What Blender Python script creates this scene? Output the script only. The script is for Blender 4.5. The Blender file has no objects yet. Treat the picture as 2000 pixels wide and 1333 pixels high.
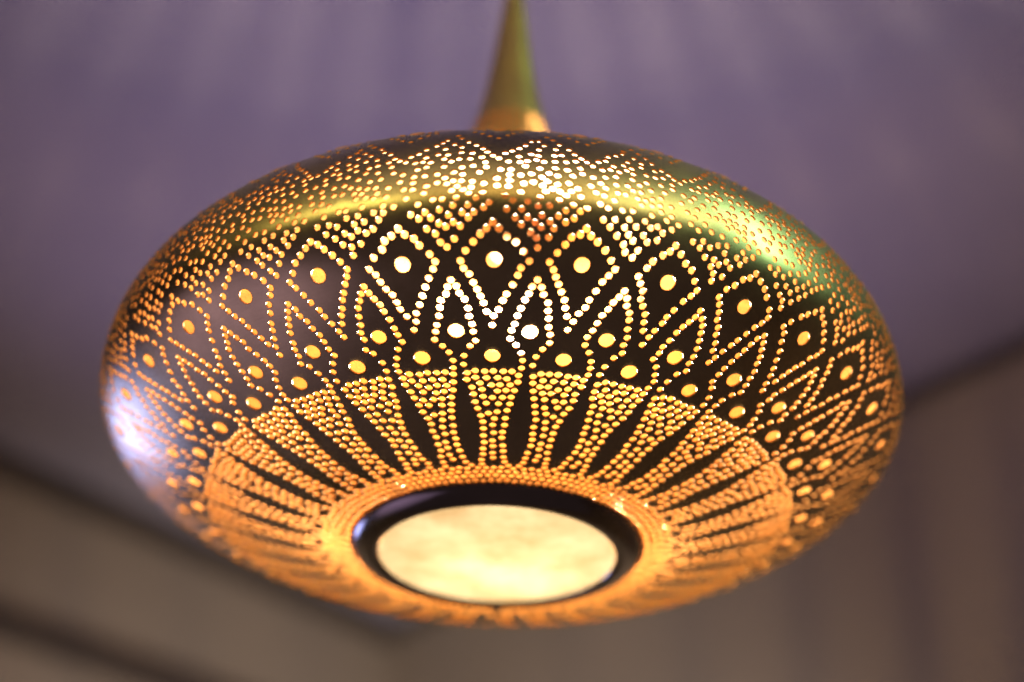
import bpy, math, random
import numpy as np
from mathutils import Vector, Matrix, kdtree
from mathutils.geometry import delaunay_2d_cdt

random.seed(11)
R = 0.25                       # equatorial radius of the lamp shade in metres
Z0 = 2.0                       # height of the shade's reference plane above the floor
sc = bpy.context.scene
col = sc.collection

# ------------------------------------------------------------------ camera
cam_d = bpy.data.cameras.new("camera")
cam = bpy.data.objects.new("camera", cam_d)
col.objects.link(cam)
CAM = Vector((0.0, -3.44531815, -1.70739714)) * R + Vector((0, 0, Z0))
cr = Vector((0.99948582, -0.02125159, 0.02400951))
cu = Vector((-0.03160323, -0.52647404, 0.84960363))
cf = Vector((0.00541504, 0.84992556, 0.52687496))
cam.matrix_world = Matrix(((cr.x, cu.x, -cf.x, CAM.x), (cr.y, cu.y, -cf.y, CAM.y),
                           (cr.z, cu.z, -cf.z, CAM.z), (0, 0, 0, 1)))
cam_d.sensor_fit = 'HORIZONTAL'
cam_d.sensor_width = 36.0
cam_d.lens = 53.876
cam_d.clip_start = 0.02
cam_d.clip_end = 60
cam_d.dof.use_dof = True
cam_d.dof.focus_distance = 3.20 * R
cam_d.dof.aperture_fstop = 2.0
cam_d.dof.aperture_blades = 0
sc.camera = cam

# ------------------------------------------------------------------ world, lamps, exposure
world = bpy.data.worlds.new("World")
sc.world = world
world.use_nodes = True
bg = world.node_tree.nodes["Background"]
bg.inputs[0].default_value = (0.78, 0.58, 0.70, 1)
bg.inputs[1].default_value = 0.085

def area_lamp(name, loc, target, size, size_y, power, color, spread=math.pi):
    d = bpy.data.lights.new(name, 'AREA')
    d.shape = 'RECTANGLE'
    d.size, d.size_y = size, size_y
    d.energy, d.color, d.spread = power, color, spread
    o = bpy.data.objects.new(name, d)
    col.objects.link(o)
    o.location = loc
    o.rotation_euler = (Vector(target) - Vector(loc)).to_track_quat('-Z', 'Y').to_euler()
    return o

LC = Vector((0, 0, Z0))
# bluish window far to the left, which strikes the left flank of the shade
area_lamp("window_light", LC + Vector((-1.25, 1.12, -0.16)), LC, 0.46, 0.66, 2.6, (0.30, 0.38, 1.0), math.radians(80))
# large dim lavender glow from the room below and left
area_lamp("lavender_room_light", LC + Vector((-1.75, 0.15, -1.2)), LC, 2.3, 2.0, 3.6, (0.62, 0.48, 1.0), math.radians(75))
# lit strips of the room above the camera and to its right, mirrored in the shoulder of the shade
area_lamp("green_strip_light", LC + Vector((0.92, -0.42, 0.70)), LC, 0.24, 1.5, 2.3, (0.46, 1.0, 0.62), math.radians(60))
area_lamp("yellow_strip_light", LC + Vector((0.08, -1.15, 0.68)), LC, 1.2, 0.20, 0.40, (1.0, 0.74, 0.20), math.radians(60))
area_lamp("olive_strip_light", LC + Vector((-0.80, -0.95, 0.55)), LC, 0.8, 0.22, 0.50, (0.90, 0.88, 0.30), math.radians(60))
area_lamp("lime_strip_light", LC + Vector((0.66, -0.82, 0.68)), LC, 0.55, 0.20, 0.38, (0.80, 1.0, 0.50), math.radians(60))
# added soft area lamp under the ceiling, to brighten the upper shade
area_lamp("overhead_fill", LC + Vector((0.0, -0.75, 0.86)), LC, 1.9, 1.0, 1.9, (0.95, 0.88, 0.60), math.radians(120))

def spot(name, loc, target, power, color, half, blend, size=0.15):
    d = bpy.data.lights.new(name, 'SPOT')
    d.energy, d.color, d.spot_size, d.spot_blend, d.shadow_soft_size = power, color, math.radians(2 * half), blend, size
    o = bpy.data.objects.new(name, d)
    col.objects.link(o)
    o.location = loc
    o.rotation_euler = (Vector(target) - Vector(loc)).to_track_quat('-Z', 'Y').to_euler()
    return o
# added unseen fill spots: mauve on the ceiling behind the lamp, warm on the walls
spot("mauve_ceiling_fill", (-0.15, 1.35, 0.45), (-0.10, 1.0, 2.92), 54, (0.62, 0.49, 1.0), 22.0, 1.0)
spot("warm_wall_fill", (0.1, 0.35, 0.9), (-0.12, 2.6, 2.1), 104, (1.0, 0.93, 0.88), 36, 1.0)

sc.view_settings.view_transform = 'Standard'
sc.view_settings.look = 'None'
sc.view_settings.exposure = 0.0
sc.view_settings.gamma = 1.0
sc.view_settings.use_curve_mapping = False
sc.render.engine = 'CYCLES'
sc.cycles.use_denoising = True
sc.cycles.denoising_input_passes = 'RGB'
sc.cycles.sample_clamp_indirect = 4.0
sc.cycles.max_bounces = 10
sc.cycles.transparent_max_bounces = 12
sc.cycles.caustics_reflective = False
sc.cycles.caustics_refractive = False

# ------------------------------------------------------------------ helpers
def link(name, mesh, mats, parent=None):
    o = bpy.data.objects.new(name, mesh)
    col.objects.link(o)
    for m in (mats if isinstance(mats, (list, tuple)) else [mats]):
        if mesh.materials.find(m.name) < 0 or len(mesh.materials) == 0:
            mesh.materials.append(m)
    if parent is not None:
        o.parent = parent
    return o

def tag(o, label=None, cat=None, group=None, kind=None):
    for k, v in (("label", label), ("category", cat), ("group", group), ("kind", kind)):
        if v:
            o[k] = v
    return o

def lathe(name, prof, mat, parent=None, seg=128, loc=(0, 0, 0), axis=None, closed=False):
    """a solid of revolution from (r, z) pairs"""
    v, f = [], []
    n = len(prof)
    for i in range(seg):
        a = 2 * math.pi * i / seg
        for r, z in prof:
            p = Vector((r * math.cos(a), r * math.sin(a), z))
            if axis is not None:
                p = axis @ p
            v.append(p + Vector(loc))
    for i in range(seg):
        j = (i + 1) % seg
        for k in range(n if closed else n - 1):
            k2 = (k + 1) % n
            f.append((i * n + k, j * n + k, j * n + k2, i * n + k2))
    me = bpy.data.meshes.new(name)
    me.from_pydata([tuple(p) for p in v], [], f)
    me.polygons.foreach_set("use_smooth", [True] * len(f))
    me.validate()
    o = link(name, me, mat, parent)
    return o

def box(name, lo, hi, mat, parent=None, mw=None):
    x0, y0, z0 = lo
    x1, y1, z1 = hi
    v = [(x0, y0, z0), (x1, y0, z0), (x1, y1, z0), (x0, y1, z0), (x0, y0, z1), (x1, y0, z1), (x1, y1, z1), (x0, y1, z1)]
    f = [(0, 3, 2, 1), (4, 5, 6, 7), (0, 1, 5, 4), (1, 2, 6, 5), (2, 3, 7, 6), (3, 0, 4, 7)]
    me = bpy.data.meshes.new(name)
    me.from_pydata(v, [], f)
    o = link(name, me, mat, parent)
    if mw is not None:
        o.matrix_world = mw
    return o

# ------------------------------------------------------------------ materials
def new_mat(name):
    m = bpy.data.materials.new(name)
    m.use_nodes = True
    nt = m.node_tree
    return m, nt, nt.nodes["Principled BSDF"], nt.nodes["Material Output"]

def noise(nt, scale, detail=4, vec=None, rough=0.6):
    n = nt.nodes.new("ShaderNodeTexNoise")
    n.inputs["Scale"].default_value = scale
    n.inputs["Detail"].default_value = detail
    n.inputs["Roughness"].default_value = rough
    if vec is not None:
        nt.links.new(vec, n.inputs["Vector"])
    return n

def ramp(nt, fac, stops):
    r = nt.nodes.new("ShaderNodeValToRGB")
    el = r.color_ramp.elements
    while len(el) < len(stops):
        el.new(0.5)
    for e, (p, c) in zip(el, stops):
        e.position = p
        e.color = (*c, 1)
    nt.links.new(fac, r.inputs[0])
    return r

def coords(nt, scale=(1, 1, 1), kind="Object"):
    t = nt.nodes.new("ShaderNodeTexCoord")
    mp = nt.nodes.new("ShaderNodeMapping")
    mp.inputs["Scale"].default_value = scale
    nt.links.new(t.outputs[kind], mp.inputs[0])
    return mp.outputs[0]

def make_brass(name, c0, c1, rough0, rough1, bump=0.05, metallic=1.0):
    m, nt, b, out = new_mat(name)
    vec = coords(nt)
    n1 = noise(nt, 22, 5, vec)
    r1 = ramp(nt, n1.outputs[0], [(0.3, c0), (0.7, c1)])
    nt.links.new(r1.outputs[0], b.inputs["Base Color"])
    b.inputs["Metallic"].default_value = metallic
    # fine spun-metal scratches that run round the axis
    vec2 = coords(nt, (14, 14, 420))
    n2 = noise(nt, 6, 3, vec2)
    mr = nt.nodes.new("ShaderNodeMapRange")
    mr.inputs[3].default_value = rough0
    mr.inputs[4].default_value = rough1
    nt.links.new(n2.outputs[0], mr.inputs[0])
    # hand marks and tarnish in large soft patches
    n3 = noise(nt, 9, 6, vec, 0.7)
    mr3 = nt.nodes.new("ShaderNodeMapRange")
    mr3.inputs[1].default_value = 0.35
    mr3.inputs[2].default_value = 0.68
    mr3.inputs[3].default_value = 0.82
    mr3.inputs[4].default_value = 1.38
    nt.links.new(n3.outputs[0], mr3.inputs[0])
    mm = nt.nodes.new("ShaderNodeMath")
    mm.operation = 'MULTIPLY'
    nt.links.new(mr.outputs[0], mm.inputs[0])
    nt.links.new(mr3.outputs[0], mm.inputs[1])
    nt.links.new(mm.outputs[0], b.inputs["Roughness"])
    bp = nt.nodes.new("ShaderNodeBump")
    bp.inputs["Strength"].default_value = bump
    bp.inputs["Distance"].default_value = 0.0006
    nt.links.new(n2.outputs[0], bp.inputs["Height"])
    nt.links.new(bp.outputs[0], b.inputs["Normal"])
    return m

M_brass = make_brass("brass_outside", (0.30, 0.215, 0.105), (0.42, 0.30, 0.14), 0.24, 0.36)
M_inner = make_brass("brass_inside", (0.185, 0.074, 0.0135), (0.215, 0.090, 0.0175), 0.38, 0.48, 0.02, 0.80)
M_inner.node_tree.nodes["Principled BSDF"].inputs["Coat Weight"].default_value = 0.55
M_inner.node_tree.nodes["Principled BSDF"].inputs["Coat Roughness"].default_value = 0.36
M_wall_cut = make_brass("brass_cut", (0.165, 0.074, 0.0150), (0.180, 0.084, 0.018), 0.35, 0.5, 0.0, 0.7)
M_collar = make_brass("dark_bronze", (0.15, 0.12, 0.095), (0.20, 0.155, 0.12), 0.13, 0.20, 0.02)
M_stem = make_brass("brass_stem", (0.58, 0.39, 0.12), (0.70, 0.48, 0.16), 0.30, 0.42)

def make_bead():
    m, nt, b, out = new_mat("bead_glass")
    nt.nodes.remove(b)
    tr = nt.nodes.new("ShaderNodeBsdfTransparent")
    tr.inputs[0].default_value = (1.0, 0.86, 0.66, 1)
    tl = nt.nodes.new("ShaderNodeBsdfTranslucent")
    tl.inputs[0].default_value = (0.105, 0.049, 0.0115, 1)
    gl = nt.nodes.new("ShaderNodeBsdfGlossy")
    gl.inputs["Roughness"].default_value = 0.12
    fr = nt.nodes.new("ShaderNodeFresnel")
    fr.inputs[0].default_value = 1.45
    m1 = nt.nodes.new("ShaderNodeMixShader")
    m1.inputs[0].default_value = 0.07
    m2 = nt.nodes.new("ShaderNodeMixShader")
    nt.links.new(tr.outputs[0], m1.inputs[1])
    nt.links.new(tl.outputs[0], m1.inputs[2])
    ml = nt.nodes.new("ShaderNodeMath")
    ml.operation = 'MULTIPLY'
    ml.inputs[1].default_value = 0.12
    nt.links.new(fr.outputs[0], ml.inputs[0])
    nt.links.new(ml.outputs[0], m2.inputs[0])
    nt.links.new(m1.outputs[0], m2.inputs[1])
    nt.links.new(gl.outputs[0], m2.inputs[2])
    nt.links.new(m2.outputs[0], out.inputs[0])
    return m
M_bead = make_bead()

def make_diffuser():
    m, nt, b, out = new_mat("frosted_glass")
    nt.nodes.remove(b)
    vec = coords(nt, (1, 1, 1))
    n1 = noise(nt, 24, 6, vec, 0.65)
    r1 = ramp(nt, n1.outputs[0], [(0.3, (0.0265, 0.0185, 0.0090)), (0.72, (0.045, 0.039, 0.0270))])
    tl = nt.nodes.new("ShaderNodeBsdfTranslucent")
    nt.links.new(r1.outputs[0], tl.inputs[0])
    df = nt.nodes.new("ShaderNodeBsdfDiffuse")
    df.inputs[0].default_value = (0.35, 0.28, 0.16, 1)
    gl = nt.nodes.new("ShaderNodeBsdfGlossy")
    gl.inputs["Roughness"].default_value = 0.18
    fr = nt.nodes.new("ShaderNodeFresnel")
    fr.inputs[0].default_value = 1.45
    m0 = nt.nodes.new("ShaderNodeMixShader")
    m0.inputs[0].default_value = 0.25
    m2 = nt.nodes.new("ShaderNodeMixShader")
    nt.links.new(tl.outputs[0], m0.inputs[1])
    nt.links.new(df.outputs[0], m0.inputs[2])
    nt.links.new(fr.outputs[0], m2.inputs[0])
    nt.links.new(m0.outputs[0], m2.inputs[1])
    nt.links.new(gl.outputs[0], m2.inputs[2])
    nt.links.new(m2.outputs[0], out.inputs[0])
    return m
M_diff = make_diffuser()

def make_paint(name, c0, c1, scale=3.0, rough=0.8, bump=0.15):
    m, nt, b, out = new_mat(name)
    vec = coords(nt)
    n1 = noise(nt, scale, 6, vec)
    r1 = ramp(nt, n1.outputs[0], [(0.3, c0), (0.7, c1)])
    nt.links.new(r1.outputs[0], b.inputs["Base Color"])
    b.inputs["Roughness"].default_value = rough
    n2 = noise(nt, 180, 3, vec)
    bp = nt.nodes.new("ShaderNodeBump")
    bp.inputs["Strength"].default_value = bump
    bp.inputs["Distance"].default_value = 0.002
    nt.links.new(n2.outputs[0], bp.inputs["Height"])
    nt.links.new(bp.outputs[0], b.inputs["Normal"])
    return m
M_ceil = make_paint("ceiling_paint", (0.47, 0.43, 0.52), (0.53, 0.485, 0.575))
M_wall = make_paint("wall_paint", (0.44, 0.355, 0.265), (0.49, 0.395, 0.295))
M_rail_shadow = make_paint("rail_shadow_brown", (0.09, 0.065, 0.052), (0.12, 0.088, 0.07), 9, 0.6)  # brown of the picture rail, also used for the ceiling-edge shadow strips
M_socket = make_paint("socket_ceramic", (0.20, 0.12, 0.07), (0.26, 0.16, 0.09), 30, 0.5)

def make_emit(name, color, strength):
    m, nt, b, out = new_mat(name)
    b.inputs["Base Color"].default_value = (0.9, 0.85, 0.75, 1)
    b.inputs["Emission Color"].default_value = (*color, 1)
    b.inputs["Emission Strength"].default_value = strength
    return m
M_bulb = make_emit("bulb_glow", (1.0, 0.80, 0.50), 30)

# ------------------------------------------------------------------ the room: ceiling, two walls, rail and shadow strips
HC = CAM.z + 1.35
def on_ceiling(kx, ky):
    return Vector((CAM.x + 1.35 * kx, CAM.y + 1.35 * ky, HC))
corner = on_ceiling(-0.18, 2.60)
left_far = on_ceiling(-0.716, 1.968)
right_far = on_ceiling(0.634, 1.574)
dl = (left_far - corner).normalized()
dr = (right_far - corner).normalized()

def sheet(name, pts, mat):
    me = bpy.data.meshes.new(name)
    me.from_pydata([tuple(p) for p in pts], [], [tuple(range(len(pts)))])
    return tag(link(name, me, mat), kind="structure")

L = 5.0
cL, cR = corner + dl * L, corner + dr * L
sheet("ceiling", [corner, cL, cL + dr * L, cR], M_ceil)
dn = Vector((0, 0, -2.9))
sheet("wall_left", [corner, corner + dn, cL + dn, cL], M_wall)
sheet("wall_right", [corner, cR, cR + dn, corner + dn], M_wall)

def strip(name, d, other, drop, height, depth, mat, label, cat):
    """a moulding-shaped strip along a wall: profile of a quarter round on a flat fillet"""
    n = (other - d * other.dot(d)).normalized()
    prof = [(0.0, 0.0), (depth, 0.0), (depth, -height * 0.25)]
    for k in range(1, 7):
        a = k / 6 * math.pi / 2
        prof.append((depth * (1 - 0.75 * math.sin(a)), -height * (0.25 + 0.75 * (1 - math.cos(a)))))
    prof.append((0.0, -height))
    v, f = [], []
    npf = len(prof)
    for e, a in enumerate((0.0, L)):
        for (x, z) in prof:
            miter = x if e == 0 else 0.0
            v.append(tuple(corner + d * (a + miter) + n * (x + 0.002) + Vector((0, 0, z - drop))))
    for k in range(npf):
        k2 = (k + 1) % npf
        f.append((k, k2, npf + k2, npf + k))
    f.append(tuple(range(npf)))
    f.append(tuple(reversed(range(npf, 2 * npf))))
    me = bpy.data.meshes.new(name)
    me.from_pydata(v, [], f)
    return tag(link(name, me, mat), label, cat)

strip("ceiling_shadow", dl, dr, 0.004, 0.045, 0.03, M_rail_shadow, "dark blurred strip standing for the shadow along the ceiling edge on the left", "shadow_strip")  # dark strip put in for the shadow line where ceiling meets wall
strip("ceiling_shadow", dr, dl, 0.004, 0.022, 0.016, M_rail_shadow, "dark blurred strip standing for the shadow along the ceiling edge on the right", "shadow_strip")  # thinner dark strip for the softer shadow on this side
strip("picture_rail", dl, dr, 0.30, 0.05, 0.03, M_rail_shadow, "dark blurred rail across the brown wall at lower left", "rail")

# ------------------------------------------------------------------ pattern traced in sector units: (sector fraction, arc length from the top)
KITE = [(0.025, 1.2975), (0.08, 1.3091), (0.147, 1.3198), (0.224, 1.335), (0.301, 1.3517), (0.372, 1.3712), (0.329, 1.3854), (0.277, 1.4012), (0.236, 1.4176), (0.19, 1.4336), (0.153, 1.449), (-0.047, 1.3095), (-0.128, 1.3221), (-0.215, 1.3342), (-0.305, 1.3533), (-0.367, 1.3719), (-0.321, 1.3843), (-0.262, 1.4017), (-0.202, 1.4226), (-0.151, 1.442), (-0.111, 1.459), (0.112, 1.4659), (0.073, 1.484), (-0.055, 1.4782), (-0.015, 1.497), (0.017, 1.5158)]
MAND = [(0.506, 1.4125), (0.558, 1.4269), (0.594, 1.4414), (0.464, 1.4268), (0.644, 1.4575), (0.677, 1.476), (0.7, 1.4943), (0.728, 1.5133), (0.737, 1.5318), (0.763, 1.552), (0.675, 1.5676), (0.604, 1.5902), (0.575, 1.6119), (0.421, 1.4405), (0.378, 1.4567), (0.346, 1.4734), (0.302, 1.4927), (0.27, 1.5119), (0.246, 1.5288), (0.222, 1.5486), (0.311, 1.5629), (0.378, 1.5831), (0.415, 1.6018), (0.412, 1.6204)]
FILL = [(0.381, 1.6392), (0.369, 1.6598), (0.343, 1.6812), (0.307, 1.7015), (0.285, 1.7216), (0.251, 1.7415), (0.221, 1.7624), (0.213, 1.7845), (0.184, 1.8042), (0.18, 1.8242), (0.195, 1.8453), (0.216, 1.8666), (0.229, 1.888), (0.275, 1.9083), (0.325, 1.9281), (-0.383, 1.6358), (-0.383, 1.6547), (-0.348, 1.6766), (-0.328, 1.6942), (-0.306, 1.7156), (-0.263, 1.7359), (-0.224, 1.756), (-0.207, 1.7756), (-0.201, 1.7965), (-0.208, 1.8173), (-0.221, 1.8394), (-0.229, 1.861), (-0.262, 1.8811), (-0.304, 1.9014), (-0.317, 1.9223), (0.024, 1.766), (-0.011, 1.787), (-0.01, 1.809), (-0.035, 1.832), (-0.021, 1.8506), (-0.049, 1.8777), (-0.009, 1.8937), (0.29, 1.6317), (0.156, 1.6319), (0.008, 1.6315), (-0.122, 1.6328), (-0.275, 1.6317), (0.227, 1.6517), (0.058, 1.6486), (-0.091, 1.649), (-0.261, 1.6472), (0.267, 1.6661), (0.115, 1.6655), (-0.026, 1.6698), (-0.197, 1.6651), (0.199, 1.6829), (0.064, 1.6837), (-0.16, 1.6818), (0.146, 1.7017), (-0.015, 1.7032), (-0.186, 1.7007), (0.101, 1.7229), (-0.113, 1.7203), (0.074, 1.7433), (-0.094, 1.7483)]
BAND = [(-0.037, 1.1321), (-0.117, 1.1194), (-0.184, 1.1102), (-0.259, 1.0955), (-0.349, 1.0834), (-0.407, 1.0631), (-0.466, 1.0535), (-0.56, 1.026), (-0.618, 1.0478), (-0.704, 1.067), (-0.782, 1.0856), (-0.856, 1.102), (-0.931, 1.1174), (-0.989, 1.1291), (-0.538, 1.0779), (-0.472, 1.097), (-0.629, 1.0936), (-0.388, 1.1174), (-0.49, 1.1237), (-0.62, 1.1164), (-0.738, 1.1145), (-0.273, 1.1271), (-0.253, 1.1425), (-0.333, 1.1429), (-0.438, 1.1391), (-0.526, 1.1436), (-0.641, 1.1404), (-0.753, 1.1382), (-0.859, 1.133), (-0.16, 1.1466), (-0.182, 1.1671), (-0.054, 1.1707), (-0.321, 1.16), (-0.447, 1.1616), (-0.648, 1.1606), (-0.783, 1.1618), (-0.921, 1.1476), (-0.144, 1.1866), (-0.02, 1.1952), (-0.282, 1.1852), (-0.408, 1.1841), (-0.567, 1.1759), (-0.677, 1.1841), (-0.827, 1.1799), (-0.931, 1.1662), (-0.179, 1.2016), (-0.494, 1.1947), (-0.58, 1.1998), (-0.3, 1.2097), (-0.402, 1.2076), (-0.523, 1.2118), (-0.616, 1.2166), (-0.679, 1.2066), (-0.786, 1.2021), (-0.788, 1.2187), (-0.155, 1.2195), (-0.056, 1.2168), (-0.28, 1.2302), (-0.118, 1.2402), (-0.207, 1.253), (-0.365, 1.2485), (-0.472, 1.2485), (-0.561, 1.2266), (-0.651, 1.2461), (-0.686, 1.2238), (-0.753, 1.2331), (-0.838, 1.2505), (-0.899, 1.2662), (-0.969, 1.254), (-0.899, 1.234), (-0.899, 1.2104), (-0.156, 1.2749), (-0.231, 1.2883), (-0.29, 1.272), (-0.375, 1.2848), (-0.46, 1.2692), (-0.586, 1.2612), (-0.526, 1.2835), (-0.431, 1.2977), (-0.503, 1.3065), (-0.606, 1.2957), (-0.675, 1.2802), (-0.755, 1.2648), (-0.814, 1.2788), (-0.749, 1.2926), (-0.664, 1.3057), (-0.583, 1.3262), (-0.465, 1.3305), (-0.405, 1.3202), (-0.314, 1.3046), (-0.5, 1.3441)]
TOP = [(0.202, 0.9924), (0.111, 1.0103), (0.029, 1.0307), (-0.084, 1.0451), (-0.174, 1.0251), (-0.248, 1.0044), (-0.325, 0.9846)]
NS = 32
PHASE = -0.0286
QU = (0.52474611, 1.68530519, 2.27783648, 0.38537183, 1.54849618, 2.00434978, 0.16193252)

def dense_profile():
    t = np.linspace(0, 1, 3001)
    rr = np.sin(t * np.pi / 2)
    up = QU[6] + QU[0] * (1 - rr ** QU[1]) ** (1 / QU[2])
    lo = QU[6] - QU[3] * (1 - rr ** QU[4]) ** (1 / QU[5])
    k = np.clip((0.50 - rr) / 0.15, 0, 1)
    lo = lo + 0.0150 * k * k * (3 - 2 * k)          # the underside dishes in a little at the collar
    r = np.r_[rr, rr[::-1][1:]]
    z = np.r_[up, lo[::-1][1:]]
    return r, z

class Profile:
    def __init__(self, r, z):
        self.r, self.z = np.asarray(r), np.asarray(z)
        self.s = np.r_[0, np.cumsum(np.hypot(np.diff(self.r), np.diff(self.z)))]
        dr = np.gradient(self.r, self.s)
        dz = np.gradient(self.z, self.s)
        ln = np.hypot(dr, dz)
        self.nr, self.nz = -dz / ln, dr / ln
        self.tau = np.r_[0, np.cumsum(np.diff(self.s) / np.maximum(0.5 * (self.r[1:] + self.r[:-1]), 0.02))]
    def at(self, s):
        g = lambda a: np.interp(s, self.s, a)
        return g(self.r), g(self.z), g(self.nr), g(self.nz)
    def tau_of(self, s):
        return np.interp(s, self.s, self.tau)
    def s_of(self, tau):
        return np.interp(tau, self.tau, self.s)
    def point(self, th, s, off=0.0):
        r, z, nr, nz = self.at(s)
        rr = r + nr * off
        return np.stack([rr * np.sin(th), -rr * np.cos(th), z + nz * off], -1)
    def normal(self, th, s):
        r, z, nr, nz = self.at(s)
        return np.stack([nr * np.sin(th), -nr * np.cos(th), nz], -1)

def relax(P, holes, gap, its=14):
    """push holes apart along the surface until none of them touch"""
    for it in range(its):
        th = np.array([h[0] for h in holes]); s = np.array([h[1] for h in holes]); rad = np.array([h[2] for h in holes])
        X = P.point(th, s)
        kd = kdtree.KDTree(len(X))
        for i, x in enumerate(X):
            kd.insert(x, i)
        kd.balance()
        big = rad.max()
        r = np.interp(s, P.s, P.r)
        dth = np.zeros(len(X)); ds = np.zeros(len(X)); bad = 0
        for i in range(len(X)):
            for co, j, d in kd.find_range(X[i], rad[i] + big + gap):
                if j <= i:
                    continue
                need = rad[i] + rad[j] + gap
                if d >= need:
                    continue
                bad += 1
                a = ((th[j] - th[i] + math.pi) % (2 * math.pi) - math.pi) * r[i]
                b = s[j] - s[i]
                l = math.hypot(a, b) or 1e-6
                mv = (need - d) * 0.55
                wi = rad[j] / (rad[i] + rad[j]); wj = 1 - wi
                dth[i] -= a / l * mv * wi / r[i]; ds[i] -= b / l * mv * wi
                dth[j] += a / l * mv * wj / r[j]; ds[j] += b / l * mv * wj
        for i, h in enumerate(holes):
            h[0] += dth[i]; h[1] += ds[i]
        if not bad:
            break
    # drop what still collides
    th = np.array([h[0] for h in holes]); s = np.array([h[1] for h in holes]); rad = np.array([h[2] for h in holes])
    X = P.point(th, s)
    kd = kdtree.KDTree(len(X))
    for i, x in enumerate(X):
        kd.insert(x, i)
    kd.balance()
    gone = set()
    for i in range(len(X)):
        if i in gone:
            continue
        for co, j, d in kd.find_range(X[i], rad[i] + rad.max()):
            if j > i and j not in gone and d < rad[i] + rad[j] + gap * 0.3:
                gone.add(j if rad[j] <= rad[i] else i)
    return [h for i, h in enumerate(holes) if i not in gone]

def perforated(name, P, s0, s1, holes, thick, mats, parent, nth=192, ds=0.03, seam=math.pi):
    """sheet of revolution with real holes: outer and inner skin and the cut walls of every hole"""
    t0, t1 = float(P.tau_of(s0)), float(P.tau_of(s1))
    V = []; E = []; hid = []
    def add(th, tau, h=-1):
        V.append((th, tau)); hid.append(h)
        return len(V) - 1
    lo_th, hi_th = seam - 2 * math.pi, seam
    ns = max(4, int((s1 - s0) / ds))
    srow = np.linspace(s0, s1, ns + 1)
    trow = P.tau_of(srow)
    # borders
    bot = [add(lo_th + (hi_th - lo_th) * i / nth, t0) for i in range(nth + 1)]
    top = [add(lo_th + (hi_th - lo_th) * i / nth, t1) for i in range(nth + 1)]
    lef = [bot[0]] + [add(lo_th, float(t)) for t in trow[1:-1]] + [top[0]]
    rig = [bot[-1]] + [add(hi_th, float(t)) for t in trow[1:-1]] + [top[-1]]
    for c in (bot, top, lef, rig):
        E += list(zip(c[:-1], c[1:]))
    weld = dict(zip(rig, lef))
    kept = []
    hole_loops = []
    for (th, s, rho) in holes:
        th = (th - lo_th) % (2 * math.pi) + lo_th
        r = float(np.interp(s, P.s, P.r))
        if min(th - lo_th, hi_th - th) * r < rho * 1.25 or s - s0 < rho * 1.2 or s1 - s < rho * 1.2:
            continue
        k = len(kept); kept.append((th, s, rho))
        nseg = 20 if rho > 0.012 else 12
        loop = []
        for i in range(nseg):
            a = 2 * math.pi * (i + 0.3) / nseg
            loop.append(add(th + rho * math.cos(a) / r, float(P.tau_of(s + rho * math.sin(a))), k))
        E += list(zip(loop, loop[1:] + loop[:1]))
        hole_loops.append(loop)
    # curvature points away from the holes
    hx = np.array([(h[0], h[1], h[2]) for h in kept]) if kept else np.zeros((0, 3))
    for j in range(1, ns):
        s = srow[j]; r = float(np.interp(s, P.s, P.r))
        near = hx[np.abs(hx[:, 1] - s) < 0.04]
        for i in range(1, nth):
            th = lo_th + (hi_th - lo_th) * (i + 0.5 * (j % 2)) / nth
            if th >= hi_th - 1e-4:
                continue
            if len(near) and np.any(np.hypot((near[:, 0] - th) * r, near[:, 1] - s) < near[:, 2] + 0.004):
                continue
            add(th, float(trow[j]))
    vo, eo, fo, ov, oe, of = delaunay_2d_cdt([Vector(v) for v in V], E, [], 1, 1e-7)
    src = [o[0] if len(o) else -1 for o in ov]
    hid2 = np.array([hid[q] if q >= 0 else -1 for q in src])
    key = {}
    for i, q in enumerate(src):
        if q >= 0:
            for qq in ov[i]:
                key[qq] = i
    remap = np.arange(len(vo))
    for a, b in weld.items():
        remap[key[a]] = key[b]
    tris = []
    for f in fo:
        h = hid2[f[0]]
        if h >= 0 and all(hid2[i] == h for i in f):
            continue
        tris.append([remap[i] for i in f])
    tris = np.array(tris)
    th = np.array([v.x for v in vo]); s = P.s_of(np.array([v.y for v in vo]))
    n = len(vo)
    outer = P.point(th, s) * R
    inner = P.point(th, s, -thick) * R
    nrm = P.normal(th, s)
    # orientation
    a, b, c = outer[tris[0][0]], outer[tris[0][1]], outer[tris[0][2]]
    flip = np.dot(np.cross(b - a, c - a), nrm[tris[0][0]]) < 0
    if flip:
        tris = tris[:, ::-1]
    faces = [tuple(int(i) for i in t) for t in tris]
    ln = [tuple(nrm[i]) for t in faces for i in t]
    mi = [0] * len(faces)
    inn = [tuple(int(i) + n for i in t[::-1]) for t in tris]
    ln += [tuple(-nrm[i - n]) for t in inn for i in t]
    mi += [1] * len(inn)
    # walls on every open edge of the outer skin
    dirs = {}
    for t in faces:
        for x, y in ((t[0], t[1]), (t[1], t[2]), (t[2], t[0])):
            dirs[(x, y)] = 1
    walls = []
    hc = P.point(np.array([k[0] for k in kept]), np.array([k[1] for k in kept])) * R if kept else None
    for (x, y) in dirs:
        if (y, x) in dirs:
            continue
        w = (y, x, x + n, y + n)
        walls.append(w)
        h = hid2[x]
        for i in w:
            if h >= 0:
                d = hc[h] - outer[i % n]
                d /= (np.linalg.norm(d) + 1e-9)
                ln.append(tuple(d))
            else:
                e = np.cross(outer[y] - outer[x], nrm[x]); e /= (np.linalg.norm(e) + 1e-9)
                ln.append(tuple(e))
        mi.append(2)
    me = bpy.data.meshes.new(name)
    used = np.zeros(2 * n, bool)
    allf = faces + inn + walls
    for f in allf:
        for i in f:
            used[i] = True
    idx = np.cumsum(used) - 1
    pts = np.concatenate([outer, inner])[used]
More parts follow.
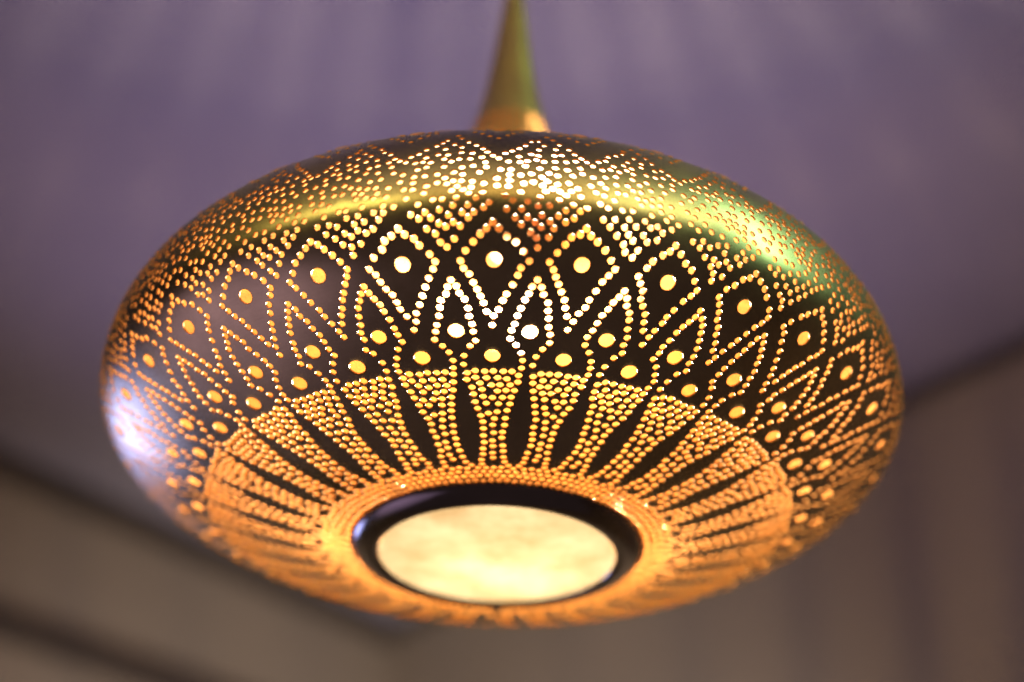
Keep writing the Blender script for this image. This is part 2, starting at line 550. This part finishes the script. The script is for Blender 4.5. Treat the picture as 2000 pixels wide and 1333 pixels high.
    me.from_pydata(pts.tolist(), [], [tuple(int(idx[i]) for i in f) for f in allf])
    for m in mats:
        me.materials.append(m)
    me.polygons.foreach_set("material_index", mi)
    me.polygons.foreach_set("use_smooth", [True] * len(allf))
    me.normals_split_custom_set(ln)
    o = bpy.data.objects.new(name, me)
    col.objects.link(o)
    o.parent = parent
    return o, kept

def dome_points(seg):
    rings = [(1.0, 0.0), (0.92, 0.39), (0.70, 0.714), (0.38, 0.925)]
    pts = [(x * math.cos(2 * math.pi * i / seg), x * math.sin(2 * math.pi * i / seg), h) for x, h in rings for i in range(seg)]
    pts.append((0, 0, 1.0))
    fc = []
    for k in range(len(rings) - 1):
        for i in range(seg):
            j = (i + 1) % seg
            fc.append((k * seg + i, k * seg + j, (k + 1) * seg + j, (k + 1) * seg + i))
    b = (len(rings) - 1) * seg
    for i in range(seg):
        fc.append((b + i, b + (i + 1) % seg, len(pts) - 1))
    return np.array(pts), fc

# ------------------------------------------------------------------ the lamp
lamp = bpy.data.objects.new("pendant_lamp", None)
col.objects.link(lamp)
lamp.location = (0, 0, Z0)
tag(lamp, "round flattened brass pendant lamp pierced with glowing dots", "pendant lamp")

P = Profile(*dense_profile())
J = random.gauss
dots = []                 # theta, s, bead radius, dome height factor, is_big
def put(u, s, rho, dome, big=False):
    dots.append([-u * 2 * math.pi / NS + PHASE, s, rho, dome, big])

for k in range(NS):
    du, dv = J(0, 0.012), J(0, 0.0020)
    sc_k = 1 + J(0, 0.02)
    fl = -1 if random.random() < 0.4 else 1
    for (u, s) in KITE:
        put(k + fl * u * sc_k + du + J(0, 0.009), s + dv + J(0, 0.0012), 0.0084, 0.10)
    put(k + du + J(0, 0.008), 1.371 + dv, 0.0184 * (1 + J(0, 0.02)), 0.22, True)
    du, dv = J(0, 0.010), J(0, 0.0018)
    fl = -1 if random.random() < 0.4 else 1
    for (u, s) in MAND:
        # the lower ends of the teardrop stay tied to the fan below it
        w = min(1.0, max(0.0, (1.60 - s) / 0.1))
        put(k + 0.5 + fl * (u - 0.495) + w * du + J(0, 0.009), s + w * dv + J(0, 0.0012), 0.0085, 0.18)
    put(k + 0.5 + du + J(0, 0.01), 1.529 + dv, 0.0193 * (1 + J(0, 0.02)), 0.26, True)
    put(k + J(0, 0.012), 1.591 + J(0, 0.0012), 0.0198 * (1 + J(0, 0.02)), 0.30, True)
    fl = -1 if random.random() < 0.5 else 1
    for (u, s) in FILL:
        put(k + fl * u + J(0, 0.010), s + J(0, 0.0014), 0.0101, 0.46)
    fl = -1 if random.random() < 0.5 else 1
    du, dv = J(0, 0.014), J(0, 0.0022)
    for (u, s) in BAND:
        uu = u + 0.515
        w = 1 - abs(uu) * 1.5
        put(k + 0.5 + uu + max(0, w) * du + J(0, 0.014), s + max(0, w) * dv + J(0, 0.0022), 0.0076, 0.10)
    for (u, s) in TOP:
        put(k + u + 0.06 + J(0, 0.008), s + J(0, 0.0012), 0.0066, 0.26)
    put(k + J(0, 0.01), 0.955, 0.0180, 0.2, True)
    # upper side of the shade, seen only from above: rays of dots towards the neck
    for i in range(6):
        f = i / 6
        put(k + 0.5 - 0.33 * (1 - f) + J(0, 0.006), 0.965 - 0.135 * f + J(0, 0.001), 0.0066, 0.26)
        put(k + 0.5 + 0.33 * (1 - f) + J(0, 0.006), 0.965 - 0.135 * f + J(0, 0.001), 0.0066, 0.26)
    # rows of dots that run up to the neck on the upper side
    for i in range(26):
        for h in (0.25, 0.75):
            put(k + h + J(0, 0.008), 0.405 + i * 0.0168 + J(0, 0.0006), 0.0081, 0.1)

# two close rows of dots round the collar
nring = 132
for j, s in enumerate((1.9850, 1.9665, 1.9490, 1.9315)):
    m = (nring, 136, 140, 132)[j]
    for i in range(m):
        th = 2 * math.pi * (i + 0.5 * (j % 2)) / m + J(0, 0.004)
        dots.append([th, s + J(0, 0.0012), 0.0101, 0.46, False])

# thin out crowded dots, then relax so that the punched holes never touch
holes = [[d[0], d[1], d[2] * (0.80 if d[1] > 1.63 else 0.87 if d[1] > 1.35 else 0.92), d] for d in dots]
rel = relax(P, holes, 0.0016)
hl = []
for h in rel:
    hl.append((h[0], h[1], h[2]))
S_IN, S_OUT = 0.385, 2.001
shade, kept = perforated("shade", P, S_IN, S_OUT, hl, 0.0042, [M_brass, M_inner, M_wall_cut], lamp)
info = {}
for h in rel:
    info[(round(h[1], 7), round(h[2], 7))] = h[3]

def frame_at(PP, th, s):
    p = PP.point(np.array(th), np.array(s))
    n = PP.normal(np.array(th), np.array(s))
    t = np.array([math.cos(th), math.sin(th), 0.0])
    b = np.cross(n, t)
    return p, t, b, n

beads = []
camR = np.array([0.0, -3.44531815, -1.70739714])
for (th, s, rho) in kept:
    d = info[(round(s, 7), round(rho, 7))]
    p, t, b, n = frame_at(P, th, s)
    v = camR - p
    dist = np.linalg.norm(v)
    facing = float(np.dot(n, v / dist))
    beads.append((d[2] * (1 + J(0, 0.03)), d[3], d[4], p, t, b, n, facing * d[2] ** 2 / dist ** 2 if facing > 0 else 0.0))
order = sorted(range(len(beads)), key=lambda i: -beads[i][7])
single = set(order[:300])
unit, ufc = dome_points(12)
unit_big, ufc_big = dome_points(24)

def bead_mesh(seg_pts, fcs, name):
    me = bpy.data.meshes.new(name)
    me.from_pydata(seg_pts.tolist(), [], fcs)
    me.polygons.foreach_set("use_smooth", [True] * len(fcs))
    me.materials.append(M_bead)
    return me
me_small = bead_mesh(unit, ufc, "bead")
me_big = bead_mesh(unit_big, ufc_big, "bead")
rest_v, rest_f = [], []
for i, (rho, dome, big, p, t, b, n, sz) in enumerate(beads):
    base = p + n * 0.0006
    if i in single:
        o = bpy.data.objects.new("bead", me_big if big else me_small)
        col.objects.link(o)
        o.parent = shade
        A = np.stack([t * rho, b * rho, n * rho * dome], 1) * R
        o.matrix_parent_inverse = Matrix.Identity(4)
        o.matrix_local = Matrix(((A[0, 0], A[0, 1], A[0, 2], base[0] * R), (A[1, 0], A[1, 1], A[1, 2], base[1] * R),
                                 (A[2, 0], A[2, 1], A[2, 2], base[2] * R), (0, 0, 0, 1)))
    else:
        q, fc = (unit_big, ufc_big) if big else (unit, ufc)
        o0 = len(rest_v)
        pts = base + rho * (q[:, :1] * t + q[:, 1:2] * b + q[:, 2:] * dome * n)
        rest_v.extend((pts * R).tolist())
        rest_f.extend([tuple(o0 + x for x in f) for f in fc])
me = bpy.data.meshes.new("small_beads")
me.from_pydata(rest_v, [], rest_f)
me.polygons.foreach_set("use_smooth", [True] * len(rest_f))
ob = link("small_beads", me, M_bead, shade)
ob["kind"] = "stuff"

# collar ring and frosted disc at the bottom
zc = -0.166
cprof = [(0.3540, zc + 0.002), (0.3525, zc - 0.0060), (0.3480, zc - 0.0125), (0.3395, zc - 0.0195), (0.3290, zc - 0.0255),
         (0.3150, zc - 0.0290), (0.3020, zc - 0.0300), (0.2930, zc - 0.0285), (0.2890, zc - 0.0255), (0.2880, zc - 0.018),
         (0.2890, zc + 0.004), (0.320, zc + 0.010), (0.355, zc + 0.008)]
collar = lathe("collar", [(r * R, z * R) for r, z in cprof], M_collar, lamp, 160, closed=True)
dp = [(0.0001, zc - 0.0330), (0.08, zc - 0.0326), (0.16, zc - 0.0314), (0.23, zc - 0.0292), (0.27, zc - 0.0268), (0.2875, zc - 0.0240)]
lathe("diffuser", [(r * R, z * R) for r, z in dp], M_diff, lamp, 160)

# trumpet neck with a pierced skirt, then the plain stem up to the ceiling
zt = np.array([0.655, 0.70, 0.78, 0.88, 1.00, 1.15, 1.25, 1.39, 1.55, 1.66, 1.85])
rt = np.array([0.40, 0.335, 0.262, 0.200, 0.148, 0.106, 0.084, 0.062, 0.043, 0.030, 0.022])
zz = np.linspace(zt[0], 1.165, 500)
def smooth_interp(x, xp, fp):
    m = np.gradient(fp, xp)
    i = np.clip(np.searchsorted(xp, x) - 1, 0, len(xp) - 2)
    h = xp[i + 1] - xp[i]
    t = (x - xp[i]) / h
    return (2*t**3 - 3*t**2 + 1) * fp[i] + (t**3 - 2*t**2 + t) * h * m[i] + (-2*t**3 + 3*t**2) * fp[i+1] + (t**3 - t**2) * h * m[i+1]
PN = Profile(smooth_interp(zz[::-1], zt, rt), zz[::-1])
nh = []
smax = PN.s[-1]
s = smax - 0.012
while s > 0.03:
    r = float(np.interp(s, PN.s, PN.r))
    m = NS * 2 if r > 0.19 else NS
    for k in range(m):
        nh.append([-(k + 0.5) * 2 * math.pi / m + PHASE + J(0, 0.005), s + J(0, 0.001), 0.0047 if r > 0.19 else 0.0062, None])
    s -= 0.0135 if r > 0.19 else 0.0165
nh = relax(PN, nh, 0.0016, 6)
neck, nkept = perforated("neck_skirt", PN, 0.0, smax, [(h[0], h[1], h[2]) for h in nh], 0.006, [M_stem, M_inner, M_wall_cut], lamp, nth=72, ds=0.03)
z2 = np.r_[np.linspace(1.1655, 1.85, 44), (HC - Z0) / R - 0.001]
r2 = np.r_[smooth_interp(z2[:-1], zt, rt), 0.020]
lathe("stem", [(float(r) * R, float(z) * R) for r, z in zip(r2, z2)], M_stem, lamp, 48)

# one bulb on a socket under the neck
hub_z = 0.74
lathe("socket", [(0.0001, (hub_z + 0.16) * R), (0.05 * R, (hub_z + 0.15) * R), (0.055 * R, (hub_z + 0.02) * R), (0.04 * R, (hub_z - 0.03) * R), (0.0001, (hub_z - 0.035) * R)], M_socket, lamp, 32)
c = Vector((0.050, 0.13, 0.57))
prof = [(0.0001, 0.10), (0.016, 0.10), (0.017, 0.075), (0.026, 0.045), (0.034, 0.010), (0.036, -0.020), (0.030, -0.052), (0.016, -0.078), (0.0001, -0.085)]
lathe("bulb", [(r * R, z * R) for r, z in prof], M_bulb, lamp, 24, loc=c * R)
pl = bpy.data.lights.new("bulb_light", 'POINT')
pl.energy = 62.0
pl.color = (1.0, 0.83, 0.60)
pl.shadow_soft_size = 0.03 * R
po = bpy.data.objects.new("bulb_light", pl)
col.objects.link(po)
po.parent = lamp
po.location = (c + Vector((0, 0, -0.19))) * R
print("dots", len(dots), "holes", len(kept), "neck", len(nkept), "tris", sum(len(m.polygons) for m in bpy.data.meshes))
